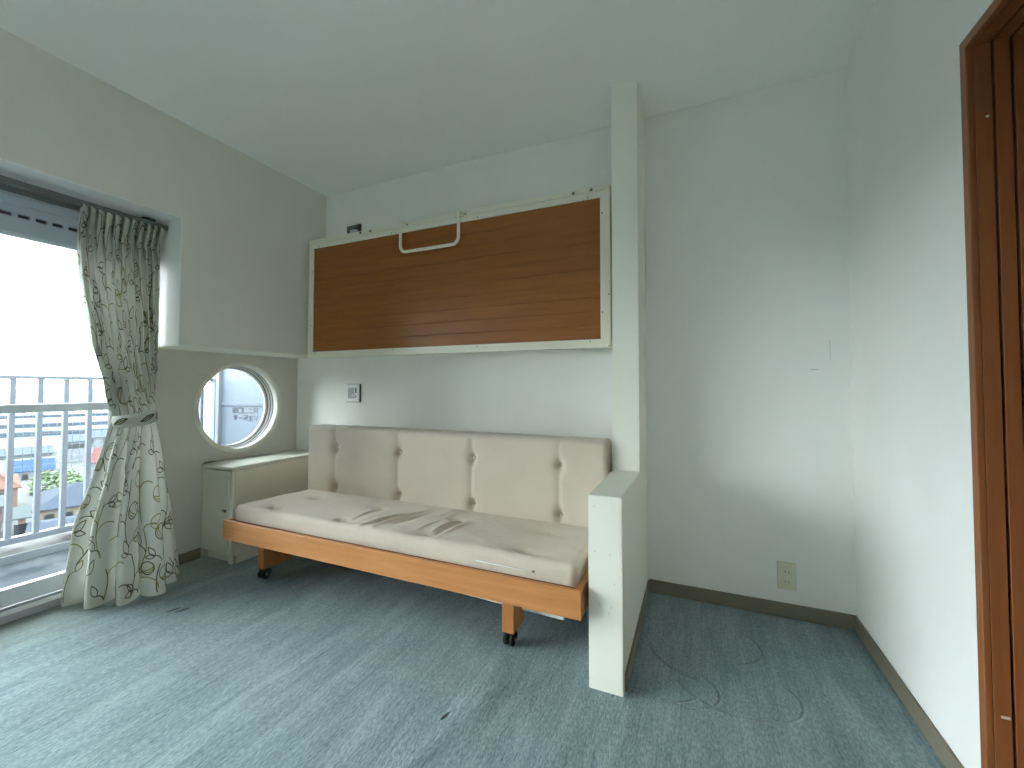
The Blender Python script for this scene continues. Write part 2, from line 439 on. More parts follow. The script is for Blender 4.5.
# two sashes
def sash(y0, y1, xo, nm):
    bm = bmesh.new()
    box(bm, xo - 0.016, xo + 0.016, y0, y0 + 0.038, 0.05, 1.706, bev=0.002); box(bm, xo - 0.016, xo + 0.016, y1 - 0.038, y1, 0.05, 1.706, bev=0.002)
    box(bm, xo - 0.016, xo + 0.016, y0 + 0.038, y1 - 0.038, 0.05, 0.125, bev=0.002); box(bm, xo - 0.016, xo + 0.016, y0 + 0.038, y1 - 0.038, 1.69, 1.706, bev=0.002)
    box(bm, xo - 0.016, xo + 0.016, y0 + 0.038, y1 - 0.038, 0.897, 0.935, bev=0.002)
    s = obj('sash', bm, M['sash'], w1)
    obj('pane', B(xo - 0.003, xo + 0.003, y0 + 0.03, y1 - 0.03, 0.11, 1.70), M['glass'], s)
    obj('gasket', B(xo - 0.017, xo + 0.017, y1 - 0.039, y1 - 0.034, 0.12, 1.69), M['aluDark'], s)
sash(-0.10, 1.227, -2.782, 'a'); sash(YW0 + 0.05, -0.06, -2.815, 'b')

# ------------------------------------------------------------------ porthole
w2 = empty('window_2', (XL, PCY, PCZ)); w2['kind'] = 'structure'
w2['label'] = 'round porthole window with stepped white ring'; w2['category'] = 'window'
bm = bmesh.new()
lathe(bm, [(0.2920, 0.0), (0.2920, 0.004), (0.2880, 0.008), (0.2740, 0.008), (0.2670, 0.004), (0.2670, -0.050), (0.2740, -0.050), (0.2740, 0.0), (0.2920, 0.0)], (XL, PCY, PCZ), 'X', 96, cap=False)
obj('window_frame', bm, M['cabtop'], w2, True)
bm = bmesh.new()
lathe(bm, [(0.2715, -0.050), (0.2660, -0.050), (0.2660, -0.058), (0.2715, -0.058), (0.2715, -0.050)], (XL, PCY, PCZ), 'X', 96, cap=False)
lathe(bm, [(0.2715, -0.070), (0.2630, -0.070), (0.2630, -0.078), (0.2715, -0.078), (0.2715, -0.070)], (XL, PCY, PCZ), 'X', 96, cap=False)
lathe(bm, [(0.2715, -0.093), (0.2560, -0.093), (0.2560, -0.099), (0.2715, -0.099), (0.2715, -0.093)], (XL, PCY, PCZ), 'X', 96, cap=False)
obj('gasket', bm, M['aluDark'], w2, True)
bm = bmesh.new()
lathe(bm, [(0.2715, -0.058), (0.2665, -0.058), (0.2645, -0.070), (0.2715, -0.070)], (XL, PCY, PCZ), 'X', 96, cap=False)
lathe(bm, [(0.2715, -0.078), (0.2620, -0.078), (0.2590, -0.093), (0.2715, -0.093)], (XL, PCY, PCZ), 'X', 96, cap=False)
lathe(bm, [(0.2715, -0.099), (0.2560, -0.099), (0.2510, -0.112), (0.2510, -0.126), (0.2715, -0.126)], (XL, PCY, PCZ), 'X', 96, cap=False)
obj('ring', bm, M['white'], w2, True)
bm = bmesh.new(); lathe(bm, [(0.2530, -0.118), (0.2530, -0.123)], (XL, PCY, PCZ), 'X', 96); obj('pane', bm, M['glass'], w2)

# ------------------------------------------------------------------ curtain rail
M['rail_grey'] = mat('dull grey rail', (0.17, 0.175, 0.17), 0.45, 0.3)[0]
cr = tag(empty('curtain_rail', (-2.60, 0.0, 1.846)), 'grey double curtain rail under the window head', 'curtain rail')
for xo in (-2.555, -2.645):
    bm = bmesh.new()
    loft(bm, [(xo - 0.014, 1.868), (xo - 0.014, 1.846), (xo - 0.005, 1.846), (xo - 0.005, 1.850), (xo - 0.010, 1.850), (xo - 0.010, 1.863), (xo + 0.010, 1.863), (xo + 0.010, 1.850), (xo + 0.005, 1.850), (xo + 0.005, 1.846), (xo + 0.014, 1.846), (xo + 0.014, 1.868)], YW0 + 0.02, YJ - 0.006)
    obj('track', bm, M['rail_grey'], cr)
for y in (-1.1, -0.5, 0.1, 0.62, 1.22):
    bm = bmesh.new(); box(bm, -2.67, -2.53, y, y + 0.03, 1.868, 1.876); box(bm, -2.62, -2.58, y, y + 0.03, 1.876, ZH)
    obj('bracket', bm, M['darkgrey'], cr)

# ------------------------------------------------------------------ curtain
def poly_sample(pts, u):
    L = [0]
    for a, b in zip(pts, pts[1:]): L.append(L[-1] + math.hypot(b[0] - a[0], b[1] - a[1]))
    s = u * L[-1]
    for k in range(len(pts) - 1):
        if s <= L[k + 1] + 1e-9:
            f = (s - L[k]) / max(1e-9, L[k + 1] - L[k]); a, b = pts[k], pts[k + 1]
            return (a[0] + (b[0] - a[0]) * f, a[1] + (b[1] - a[1]) * f)
    return pts[-1]
def smooth_poly(pts, n=24):
    out = []
    P = [pts[0]] + list(pts) + [pts[-1]]
    for k in range(1, len(P) - 2):
        for i in range(n):
            t = i / n
            q = []
            for c in (0, 1):
                p0, p1, p2, p3 = P[k - 1][c], P[k][c], P[k + 1][c], P[k + 2][c]
                q.append(0.5 * (2 * p1 + (p2 - p0) * t + (2 * p0 - 5 * p1 + 4 * p2 - p3) * t * t + (3 * p1 - p0 - 3 * p2 + p3) * t ** 3))
            out.append(tuple(q))
    out.append(pts[-1]); return out
# z, base line (x, y), amplitude of the ten heading folds, amplitude of the wide lower folds
ROWS = [
 (1.842, [(-2.550, 0.957), (-2.550, 1.295)], 0.026, 0.0),
 (1.745, [(-2.550, 0.954), (-2.552, 1.283)], 0.029, 0.0),
 (1.60, [(-2.555, 0.958), (-2.540, 1.12), (-2.555, 1.282)], 0.033, 0.0),
 (1.23, [(-2.560, 1.012), (-2.535, 1.14), (-2.560, 1.279)], 0.036, 0.0),
 (1.00, [(-2.565, 1.082), (-2.520, 1.17), (-2.565, 1.272)], 0.030, 0.0),
 (0.885, [(-2.575, 1.122), (-2.515, 1.132), (-2.490, 1.185), (-2.515, 1.245), (-2.575, 1.268)], 0.012, 0.004),
 (0.835, [(-2.578, 1.112), (-2.512, 1.122), (-2.485, 1.185), (-2.512, 1.25), (-2.578, 1.272)], 0.006, 0.010),
 (0.62, [(-2.615, 1.090), (-2.535, 1.09), (-2.465, 1.17), (-2.485, 1.25), (-2.585, 1.300)], 0.0, 0.030),
 (0.35, [(-2.660, 1.055), (-2.550, 1.06), (-2.450, 1.16), (-2.465, 1.245), (-2.595, 1.330)], 0.0, 0.054),
 (0.004, [(-2.708, 1.04), (-2.575, 1.055), (-2.45, 1.175), (-2.465, 1.265), (-2.605, 1.375)], 0.0, 0.060),
]
SM = [smooth_poly(r[1]) for r in ROWS]
NF = 11
CACHE = {}
def row_pt(k, u):
    key = (k, round(u, 5))
    if key not in CACHE:
        p = poly_sample(SM[k], u); a = poly_sample(SM[k], max(0, u - 0.01)); b = poly_sample(SM[k], min(1, u + 0.01))
        tx, ty = b[0] - a[0], b[1] - a[1]; l = math.hypot(tx, ty) or 1
        CACHE[key] = (p[0], p[1], ty / l, -tx / l)
    return CACHE[key]
def mono(vals, k, t):
    g = lambda i: vals[min(max(i, 0), len(vals) - 1)]
    m0 = (g(k + 1) - g(k - 1)) / 2 * 0.8; m1 = (g(k + 2) - g(k)) / 2 * 0.8
    t2, t3 = t * t, t ** 3
    return (2 * t3 - 3 * t2 + 1) * g(k) + (t3 - 2 * t2 + t) * m0 + (-2 * t3 + 3 * t2) * g(k + 1) + (t3 - t2) * m1
ZR = [r[0] for r in ROWS]
def curt(u, v):
    z = ZR[0] + (ZR[-1] - ZR[0]) * v
    k = 0
    while k < len(ZR) - 2 and z < ZR[k + 1]: k += 1
    t = (z - ZR[k]) / (ZR[k + 1] - ZR[k])
    ks = [min(max(i, 0), len(ZR) - 1) for i in (k - 1, k, k + 1, k + 2)]
    q = {i: row_pt(i, u) for i in set(ks)}
    def ip(c):
        vals = [q[i][c] for i in ks]
        m0 = (vals[2] - vals[0]) / 2 * 0.6; m1 = (vals[3] - vals[1]) / 2 * 0.6
        t2, t3 = t * t, t ** 3
        return (2 * t3 - 3 * t2 + 1) * vals[1] + (t3 - 2 * t2 + t) * m0 + (-2 * t3 + 3 * t2) * vals[2] + (t3 - t2) * m1
    x, y, nx, ny = ip(0), ip(1), ip(2), ip(3)
    A1 = ROWS[k][2] + (ROWS[k + 1][2] - ROWS[k][2]) * t; A2 = ROWS[k][3] + (ROWS[k + 1][3] - ROWS[k][3]) * t
    ph = 2 * PI * NF * u + 0.5 * math.sin(5 * u + 1) + 0.35 * math.sin(3.1 * z + 9 * u)
    s1 = 2 * abs(math.sin(ph / 2)) ** 0.85 - 1
    if z > 1.66:                                              # pinched heading: tight rounded pleats leaning a little
        f = min(1, (z - 1.66) / 0.09); s1 = s1 * (1 - f) + f * (2 * abs(math.sin(ph / 2)) ** 0.6 - 1)
    amp = A1 * (1 + 0.25 * math.sin(7.3 * u + 2))
    if 1.66 < z < 1.76: amp *= 1 - 0.35 * math.exp(-((z - 1.725) / 0.018) ** 2)
    s2 = 2 * abs(math.sin(PI * 5.2 * (u + 0.05 * u * u) + 0.35 + 0.25 * math.sin(2.2 * z))) ** 0.9 - 1
    d = amp * s1 + A2 * s2
    lean = 0.012 * math.cos(ph) * (1 if z > 1.0 else max(0, (z - 0.85) / 0.15))
    y2 = y + ny * d + lean * 0.8; x2 = x + nx * d
    zz = z
    if v > 0.97: zz = max(0.003, z + 0.003 * math.sin(9 * u))
    if v < 0.02: zz = z - 0.004 + 0.006 * s1
    return Vector((x2, y2, zz))
bm = bmesh.new(); NU, NV = 260, 130
g = [[bm.verts.new(curt(i / NU, j / NV)) for i in range(NU + 1)] for j in range(NV + 1)]
for j in range(NV):
    for i in range(NU): bm.faces.new((g[j][i], g[j + 1][i], g[j + 1][i + 1], g[j][i + 1]))
# the printed vines, laid on the cloth in cloth coordinates (s across, t down, metres)
WS, HT = 1.55, 1.83
def ribbon(pts, w, mi):
    prev = None; L = len(pts)
    for k, (s, t) in enumerate(pts):
        a, b = pts[max(0, k - 1)], pts[min(L - 1, k + 1)]
        dx, dy = b[0] - a[0], b[1] - a[1]; l = math.hypot(dx, dy) or 1
        px, py = -dy / l * w * 0.64, dx / l * w * 0.64
        if not (0.006 < s < WS - 0.006 and 0.006 < t < HT - 0.006): prev = None; continue
        pr = []
        for sg in (-1, 1):
            u, v = (s + sg * px) / WS, (t + sg * py) / HT
            P = curt(u, v); du = curt(u + 0.002, v) - curt(u - 0.002, v); dv = curt(u, v + 0.003) - curt(u, v - 0.003)
            n = dv.cross(du) * -1
            if n.length > 0: n.normalize()
            if n.x < -0.0 and False: n = -n
            pr.append((P + n * 0.0016, P - n * 0.0016))
        if prev is not None:
            for s_ in (0, 1):
                f = bm.faces.new([bm.verts.new(q) for q in (prev[0][s_], prev[1][s_], pr[1][s_], pr[0][s_])]); f.material_index = mi; f.smooth = True
        prev = pr
def arc(cx, cy, r, a0, a1, n=18, sq=1.0, rot=0):
    o = []
    for i in range(n + 1):
        a = a0 + (a1 - a0) * i / n; x, y = r * math.cos(a), r * sq * math.sin(a)
        o.append((cx + x * math.cos(rot) - y * math.sin(rot), cy + x * math.sin(rot) + y * math.cos(rot)))
    return o
def leaf(x, y, ang, ln, mi, w):
    for sg in (-1, 1):
        o = []
        for i in range(13):
            f = i / 12; q = sg * math.sin(PI * f ** 0.8) * ln * 0.24
            o.append((x + f * ln * math.cos(ang) - q * math.sin(ang), y + f * ln * math.sin(ang) + q * math.cos(ang)))
        ribbon(o, w, mi)
rnd = random.Random(11)
for c in range(12):
    s0 = 0.06 + c * 0.13 + rnd.uniform(-0.02, 0.02); t = 1.86; pts = []; phs = rnd.uniform(0, 6.28)
    mi = 1 if c % 3 else 2
    while t > 0.0:
        pts.append((s0 + 0.045 * math.sin(t * 7.5 + phs) + 0.012 * math.sin(t * 19 + phs), t)); t -= 0.012
    # stem in broken lengths
    i = 0
    while i < len(pts):
        n = rnd.randint(14, 30); ribbon(pts[i:i + n], 0.0042, mi); i += n + rnd.randint(0, 5)
    i = 4; side = 1
    while i < len(pts) - 3:
        x, y = pts[i]; side = -side; k = rnd.random(); m2 = 2 if rnd.random() < 0.35 else 1
        if k < 0.60:
            st = arc(x + side * 0.03, y, 0.03, PI if side > 0 else 0, (PI + 1.7) if side > 0 else -1.7, 8)
            ribbon(st, 0.0038, m2); ex, ey = st[-1]
            a = (-0.9 if side > 0 else -2.2) + rnd.uniform(-0.4, 0.4)
            leaf(ex, ey, a, rnd.uniform(0.050, 0.078), m2, 0.0036)
            if rnd.random() < 0.6: leaf(ex, ey, a + side * 1.1, rnd.uniform(0.04, 0.06), m2, 0.0036)
        elif k < 0.80:
            r = rnd.uniform(0.028, 0.042); cx, cy = x + side * (r + 0.012), y - 0.01; rot = rnd.uniform(0, 6.28)
            ribbon(arc(cx, cy, r, 0, 2 * PI, 26), 0.0040, m2)
            for q in (0.35, 0.7): ribbon(arc(cx, cy, r, -PI / 2, PI / 2, 14, 1 if False else 1.0, rot)[0:1] + arc(cx, cy, r * 0.98, -1.35, 1.35, 14, 1.0, rot)[0:0] + [(cx + math.cos(rot) * r * q * math.cos(a) - math.sin(rot) * r * 0.96 * math.sin(a), cy + math.sin(rot) * r * q * math.cos(a) + math.cos(rot) * r * 0.96 * math.sin(a)) for a in [-1.4 + 2.8 * i2 / 14 for i2 in range(15)]], 0.0036, 2)
        else:
            ribbon(arc(x + side * 0.05, y - 0.02, 0.055, PI if side > 0 else 0, (PI + 2.2) if side > 0 else -2.2, 16), 0.0038, m2)
        i += rnd.randint(5, 9)
cu = tag(empty('curtain', (-2.55, 1.15, 0.0)), 'off white curtain printed with olive vines, tied back beside the window', 'curtain')
dr_ = obj('drape', bm, [M['curtain'], M['vine'], M['vine2']], cu)
for p in dr_.data.polygons: p.use_smooth = True
# tieback band
bm = bmesh.new()
ell = [(-2.520 + 0.084 * math.cos(a), 1.176 + 0.080 * math.sin(a)) for a in [2 * PI * k / 40 for k in range(40)]]
ring = []
for k, (x, y) in enumerate(ell):
    zc_ = 0.862 + (y - 1.176) * 0.16; hh = 0.026 + 0.006 * math.cos(2 * PI * k / 40)
    ring.append([bm.verts.new((x, y, zc_ - hh)), bm.verts.new((x * 1 + (0.003 if x > -2.520 else -0.003), y, zc_)), bm.verts.new((x, y, zc_ + hh))])
for k in range(40):
    a, b = ring[k], ring[(k + 1) % 40]
    bm.faces.new((a[0], b[0], b[1], a[1])); bm.faces.new((a[1], b[1], b[2], a[2]))
def bandpt(a, h, off=0.0045):
    x, y = -2.520 + (0.084 + off) * math.cos(a), 1.176 + (0.080 + off) * math.sin(a); return Vector((x, y, 0.862 + (y - 1.176) * 0.16 + h))
def bandline(pts, w=0.0036):
    for (a0, h0), (a1, h1) in zip(pts, pts[1:]):
        dx, dy = (a1 - a0) * 0.09, h1 - h0; l = math.hypot(dx, dy) or 1; px, py = -dy / l * w / 2 / 0.09, dx / l * w / 2
        f = bm.faces.new([bm.verts.new(bandpt(*q)) for q in ((a0 - px, h0 - py), (a1 - px, h1 - py), (a1 + px, h1 + py), (a0 + px, h0 + py))]); f.material_index = 1
for a0 in (-1.5, -0.2, 0.85):
    for sg in (-1, 1): bandline([(a0 + f * 0.75, -0.012 + 0.024 * f + sg * 0.011 * math.sin(PI * f)) for f in [i / 10 for i in range(11)]])
    bandline([(a0 + f * 0.75, -0.012 + 0.024 * f) for f in [i / 6 for i in range(7)]])
tb = obj('tieback', bm, [M['curtain'], M['vine']], cu, True)
md = tb.modifiers.new('thick', 'SOLIDIFY'); md.thickness = 0.003; md.offset = 0

# ------------------------------------------------------------------ cushions
def cushion(bm, x0, x1, y0, y1, z0, z1, r, n, disp):
    c = Vector(((x0 + x1) / 2, (y0 + y1) / 2, (z0 + z1) / 2)); h = Vector(((x1 - x0) / 2, (y1 - y0) / 2, (z1 - z0) / 2))
    V = {}
    def vert(i, j, k):
        key = (i, j, k)
        if key not in V:
            p = Vector((-h.x + 2 * h.x * i / n[0], -h.y + 2 * h.y * j / n[1], -h.z + 2 * h.z * k / n[2]))
            q = Vector([max(-h[a] + r, min(h[a] - r, p[a])) for a in range(3)]); d = p - q
            if d.length > 1e-9: d.normalize()
            w = q + d * r
            V[key] = bm.verts.new(c + w + disp(c + w, d))
        return V[key]
    for ax in range(3):
        o = [a for a in range(3) if a != ax]
        for side in (0, n[ax]):
            for a in range(n[o[0]]):
                for b in range(n[o[1]]):
                    q = []
                    for da, db in ((0, 0), (1, 0), (1, 1), (0, 1)):
                        idx = [0, 0, 0]; idx[ax] = side; idx[o[0]] = a + da; idx[o[1]] = b + db; q.append(vert(*idx))
                    bm.faces.new(q)
import mathutils.noise as mn
BX = (-1.951, -1.492, -1.032, -0.575)
# sofa bed on casters
SX0, SX1, SY0, SY1 = -2.198, -0.352, 1.412, 2.10
sf = tag(empty('sofa_bed', ((SX0 + SX1) / 2, 1.75, 0)), 'beige button tufted sofa bed on an orange wood frame with casters', 'sofa')
RZ_0, RZ_1 = 0.243, 0.339
obj('front_rail', B(SX0, SX1, SY0, SY0 + 0.016, RZ_0, RZ_1, bev=0.002), M['rail'], sf)
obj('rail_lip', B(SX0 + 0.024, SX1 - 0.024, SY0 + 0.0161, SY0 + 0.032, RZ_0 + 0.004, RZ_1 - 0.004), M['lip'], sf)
obj('side_rail', B(SX1 - 0.024, SX1, SY0 + 0.0161, SY1, RZ_0, RZ_1, bev=0.002), M['railY'], sf)
obj('side_rail', B(SX0, SX0 + 0.024, SY0 + 0.0161, SY1, RZ_0, RZ_1, bev=0.002), M['railY'], sf)
obj('back_rail', B(SX0, SX1, SY1, SY1 + 0.024, RZ_0, RZ_1, bev=0.002), M['rail'], sf)
obj('base_board', B(SX0 + 0.024, SX1 - 0.024, SY0 + 0.033, SY1, 0.275, 0.295), M['railY'], sf)
bm = B(-1.30, -0.478, 1.64, 1.665, 0.106, 0.275)
for v in bm.verts:
    if v.co.x < -1 and v.co.z < 0.2: v.co.z = 0.130
obj('under_bar', bm, M['white'], sf)
obj('under_bar', B(-0.478, -0.40, 1.66, 1.685, 0.125, 0.275), M['dark'], sf)
def caster(x, y, parent):
    bm = bmesh.new()
    for sx in (-1, 1):
        lathe(bm, [(0.010, sx * 0.006), (0.022, sx * 0.007), (0.0245, sx * 0.011), (0.0245, sx * 0.017), (0.021, sx * 0.021), (0.010, sx * 0.022)], (x, y, 0.0250), 'X', 24)
    w = obj('caster', bm, M['black'], parent)
    bm = bmesh.new()
    box(bm, x - 0.006, x + 0.006, y - 0.016, y + 0.016, 0.024, 0.050, bev=0.003)
    box(bm, x - 0.022, x + 0.022, y - 0.018, y + 0.020, 0.0495, 0.053, bev=0.001)
    for k in range(9):
        a = -0.2 + k * 0.22; a2 = a + 0.22
        box(bm, x - 0.021, x + 0.021, y + 0.027 * math.cos(a2) - 0.002, y + 0.027 * math.cos(a) + 0.002, 0.025 + 0.0262 * math.sin(a), 0.025 + 0.0262 * math.sin(a2) + 0.0025) if k < 4 else None
    obj('bracket', bm, M['black'], w)
    bm = bmesh.new(); lathe(bm, [(0.0062, -0.0235), (0.0062, 0.0235)], (x, y, 0.025), 'X', 14)
    obj('hub', bm, M['grey'], w)
for x0, x1, dep in ((-2.122, -2.076, 0.17), (-0.702, -0.652, 0.11)):
    for ya, yb in ((1.552, 1.552 + dep), (2.02 - 0.11, 2.02)):
        lg = obj('leg', B(x0, x1, ya, yb, 0.056, RZ_0 + 0.04, bev=0.002), M['railZ'], sf)
        caster((x0 + x1) / 2, ya + 0.020, lg)
# seat
WR = [((-1.352, 1.44), (-1.305, 1.71), 0.007, 0.016), ((-1.285, 1.47), (-1.238, 1.83), 0.008, 0.018), ((-1.225, 1.55), (-1.19, 1.80), -0.005, 0.018),
      ((-1.316, 1.50), (-1.27, 1.76), -0.005, 0.014), ((-1.032, 1.50), (-1.005, 1.74), 0.008, 0.014), ((-0.968, 1.48), (-0.94, 1.72), 0.006, 0.018),
      ((-1.10, 1.54), (-1.085, 1.67), 0.005, 0.014), ((-1.47, 1.49), (-1.455, 1.78), 0.005, 0.015), ((-1.000, 1.50), (-0.98, 1.72), -0.006, 0.013),
      ((-1.41, 1.52), (-1.38, 1.70), 0.0035, 0.02), ((-1.10, 1.76), (-1.05, 1.87), 0.005, 0.014), ((-1.14, 1.78), (-1.09, 1.88), 0.004, 0.012)]
def seat_disp(p, d):
    o = Vector((0, 0, 0))
    if d.z > 0.2:
        h = 0.0
        for bx in BX:
            for by in (1.516, 1.764):
                rr = math.hypot((p.x - bx) * 0.70, (p.y - by) * 1.35)
                h -= 0.034 * math.exp(-(rr / 0.022) ** 2) + 0.010 * math.exp(-(rr / 0.075) ** 2)
                ax = abs(p.x - bx)
        for (ax, ay), (bx, by), am, w in WR:
            lx, ly = bx - ax, by - ay; L2 = lx * lx + ly * ly
            t = ((p.x - ax) * lx + (p.y - ay) * ly) / L2; tc = max(0, min(1, t))
            dd = math.hypot(p.x - ax - lx * tc, p.y - ay - ly * tc)
            h += 1.35 * am * math.exp(-(dd / (w * 0.7)) ** 2) * (math.sin(PI * (0.12 + 0.76 * tc)))
        h += 0.0035 * mn.noise(Vector((p.x * 5, p.y * 7, 1))) + 0.0012 * mn.noise(Vector((p.x * 24, p.y * 30, 4)))
        h -= 0.018 * max(0, (p.y - 1.45) / 0.47) ** 1.2
        o.z = h * min(1, d.z * 1.2)
    if d.y < -0.3: o.y = -0.004 * mn.noise(Vector((p.x * 8, p.z * 20, 2))) - 0.002 * mn.noise(Vector((p.x * 30, p.z * 40, 5)))
    return o
bm = bmesh.new(); cushion(bm, SX0 + 0.028, SX1 - 0.026, SY0 + 0.036, 2.045, 0.296, 0.410, 0.026, (300, 96, 14), seat_disp)
seat = obj('seat_cushion', bm, M['sofa'], sf, True)
# zip piping along the front of the seat
bm = bmesh.new(); tube(bm, [(-0.76 + 0.045 * k, SY0 + 0.0275 - 0.001 * (k % 2), 0.3645 - 0.0004 * k) for k in range(6)], 0.0022, 6)
obj('piping', bm, M['white'], seat, True)
bm = bmesh.new(); lathe(bm, [(0.004, 0), (0.004, 0.004)], (-0.528, SY0 + 0.024, 0.3635), 'Y', 10); obj('zip_pull', bm, M['darkgrey'], seat)
for bx in BX:
    for by in (1.516, 1.764):
        bm = bmesh.new(); lathe(bm, [(0.001, 0.005), (0.006, 0.0042), (0.009, 0.001), (0.009, -0.004)], (bx, by, 0.410 - 0.036 - 0.018 * max(0, (by - 1.45) / 0.47) ** 1.2), 'Z', 16)
        obj('button', bm, M['sofa'], seat, True)
# backrest
KY0, KY1, KZ0, KZ1 = 1.915, 2.045, 0.364, 0.779
def back_disp(p, d):
    o = Vector((0, 0, 0))
    if d.y < -0.2:
        h = 0.010
        for k, bx in enumerate(BX):
            e = p.x - bx
            asym = 0.009 if e > 0 else 0.018
            h -= 0.006 * math.exp(-(e / asym) ** 2)
            for bz in (0.656, 0.424):
                rr = math.hypot(e, (p.z - bz) * 0.8); h -= 0.022 * math.exp(-(rr / 0.018) ** 2) + 0.014 * math.exp(-(rr / 0.034) ** 2)
        h += 0.003 * mn.noise(Vector((p.x * 4, p.z * 6, 7)))
        o.y = -h * min(1, -d.y * 1.1)
    if d.z > 0.3:
        for bx in BX: o.z -= 0.004 * math.exp(-((p.x - bx) / 0.02) ** 2)
        o.z += 0.003 * mn.noise(Vector((p.x * 6, p.y * 4, 2)))
    return o
bm = bmesh.new(); cushion(bm, -2.178, -0.356, KY0, KY1, KZ0, KZ1, 0.022, (330, 14, 72), back_disp)
back = obj('backrest_cushion', bm, M['sofa'], sf, True)
for bx in BX:
    for bz in (0.656, 0.424):
        bm = bmesh.new(); lathe(bm, [(0.0085, 0.006), (0.0085, 0.0), (0.006, -0.004), (0.001, -0.005)], (bx, KY0 + 0.024, bz), 'Y', 16)
        obj('button', bm, M['button'], back, True)
obj('back_board', B(SX0 + 0.01, SX1 - 0.01, 2.047, 2.068, 0.306, 0.70, bev=0.002), M['rail'], sf)

# ------------------------------------------------------------------ side cabinet
CX0, CX1, CY0, CZ = XL + 0.002, -2.418, 1.604, 0.556
cb = tag(empty('side_cabinet', ((CX0 + CX1) / 2, 1.93, 0)), 'low cream cabinet between the sofa end and the round window', 'cabinet')
obj('body', B(CX0, CX1, CY0 + 0.018, YD - 0.002, 0.045, CZ - 0.024, bev=0.003), M['cab'], cb)
obj('edge_strip', B(CX1 - 0.034, CX1 + 0.001, CY0, CY0 + 0.0175, 0.002, CZ - 0.024, bev=0.006, seg=3), M['cab'], cb)
obj('top', B(CX0, CX1 + 0.004, CY0 - 0.004, YD - 0.002, CZ - 0.0235, CZ, bev=0.006, seg=3), M['cabtop'], cb)
d_ = obj('cabinet_door', B(CX0 + 0.004, CX1 - 0.037, CY0, CY0 + 0.0175, 0.056, CZ - 0.0275, bev=0.0025), M['cab'], cb)
obj('plinth', B(CX0 + 0.02, CX1, CY0 + 0.03, YD - 0.002, 0.0, 0.0445), M['cab'], cb)
lt = obj('latch', B(-2.503, -2.468, CY0 - 0.004, CY0, 0.292, 0.308, bev=0.0015), M['black'], d_)
obj('latch_tongue', B(-2.494, -2.480, CY0 - 0.006, CY0 - 0.004, 0.297, 0.303, bev=0.001), M['steel'], d_)

# ------------------------------------------------------------------ fold-down bunk on the wall
YB = 2.093; FX0, FX1, FZ0, FZ1 = -2.400, -0.371, 1.211, 2.016
bk = tag(empty('fold_down_bunk', ((FX0 + FX1) / 2, YD, FZ0)), 'folded up wall bunk, brown board in a cream frame with a bar handle', 'bunk bed')
bm = bmesh.new()
def rail_profile(bm, x0, x1, z0, z1, iz, ix):
    pass
IX0, IX1, IZ0, IZ1 = -2.362, -0.420, 1.254, 1.958
def fr(bm, a, b, y):                                           # rectangular ring, outer a to inner b, front at y
    (ox0, ox1, oz0, oz1), (ix0, ix1, iz0, iz1) = a, b
    box(bm, ox0, ox1, y[0], y[1], oz0, iz0, bev=0.002); box(bm, ox0, ox1, y[0], y[1], iz1, oz1, bev=0.002)
    box(bm, ox0, ix0, y[0] + 0.0004, y[1], iz0 - 0.001, iz1 + 0.001, bev=0.0015); box(bm, ix1, ox1, y[0] + 0.0004, y[1], iz0 - 0.001, iz1 + 0.001, bev=0.0015)
fr(bm, (FX0, FX1, FZ0, FZ1), (FX0 + 0.022, FX1 - 0.026, FZ0 + 0.024, FZ1 - 0.026), (YB, YB + 0.045))
fr(bm, (FX0 + 0.0221, FX1 - 0.0261, FZ0 + 0.0241, FZ1 - 0.0261), (IX0, IX1, IZ0, IZ1), (YB + 0.004, YB + 0.035))
frm = obj('frame', bm, M['cream'], bk)
obj('bed_box', B(FX0 + 0.012, FX1 - 0.012, YB + 0.0455, YD - 0.005, FZ0 + 0.012, FZ1 - 0.02, bev=0.003), M['cream'], bk)
# planked board
bm = bmesh.new()
zs = [IZ0 - 0.002]; 
while zs[-1] < IZ1: zs.append(zs[-1] + 0.0705)
zs[-1] = IZ1 + 0.002
yf = YB + 0.012
rows_ = []
for a, b in zip(zs, zs[1:]):
    rows_ += [(a, yf + 0.0022), (a + 0.0022, yf), (b - 0.0022, yf)]
rows_.append((zs[-1], yf + 0.0022))
A = [(bm.verts.new((IX0 - 0.002, y, z)), bm.verts.new((IX1 + 0.002, y, z))) for z, y in rows_]
for p, q in zip(A, A[1:]): bm.faces.new((p[0], p[1], q[1], q[0]))
b0 = [bm.verts.new((IX0 - 0.002, yf + 0.012, rows_[0][0])), bm.verts.new((IX1 + 0.002, yf + 0.012, rows_[0][0])), bm.verts.new((IX1 + 0.002, yf + 0.012, rows_[-1][0])), bm.verts.new((IX0 - 0.002, yf + 0.012, rows_[-1][0]))]
bm.faces.new(b0)
obj('board', bm, M['bunk'], bk)
def screw(x, z, r, y=YB, m='darkgrey', nm='screw'):
    bm = bmesh.new(); lathe(bm, [(r, 0.001), (r, -0.0012), (r * 0.6, -0.0022)], (x, y, z), 'Y', 12); obj(nm, bm, M[m], frm)
for x, z in ((-1.948, 2.004), (-1.868, 2.004), (-0.553, 2.000), (-0.462, 2.000)): screw(x, z, 0.0078)
for x, z in ((-2.31, 1.968), (-1.70, 1.968), (-1.10, 1.968), (-0.478, 1.966), (-2.37, 1.80), (-2.37, 1.43), (-0.410, 1.875), (-0.410, 1.385), (-2.33, 1.244), (-1.68, 1.243), (-1.10, 1.243), (-0.47, 1.243), (-0.378, 1.218), (-0.378, 1.47)): screw(x, z, 0.0032, YB + 0.001 if True else 0)
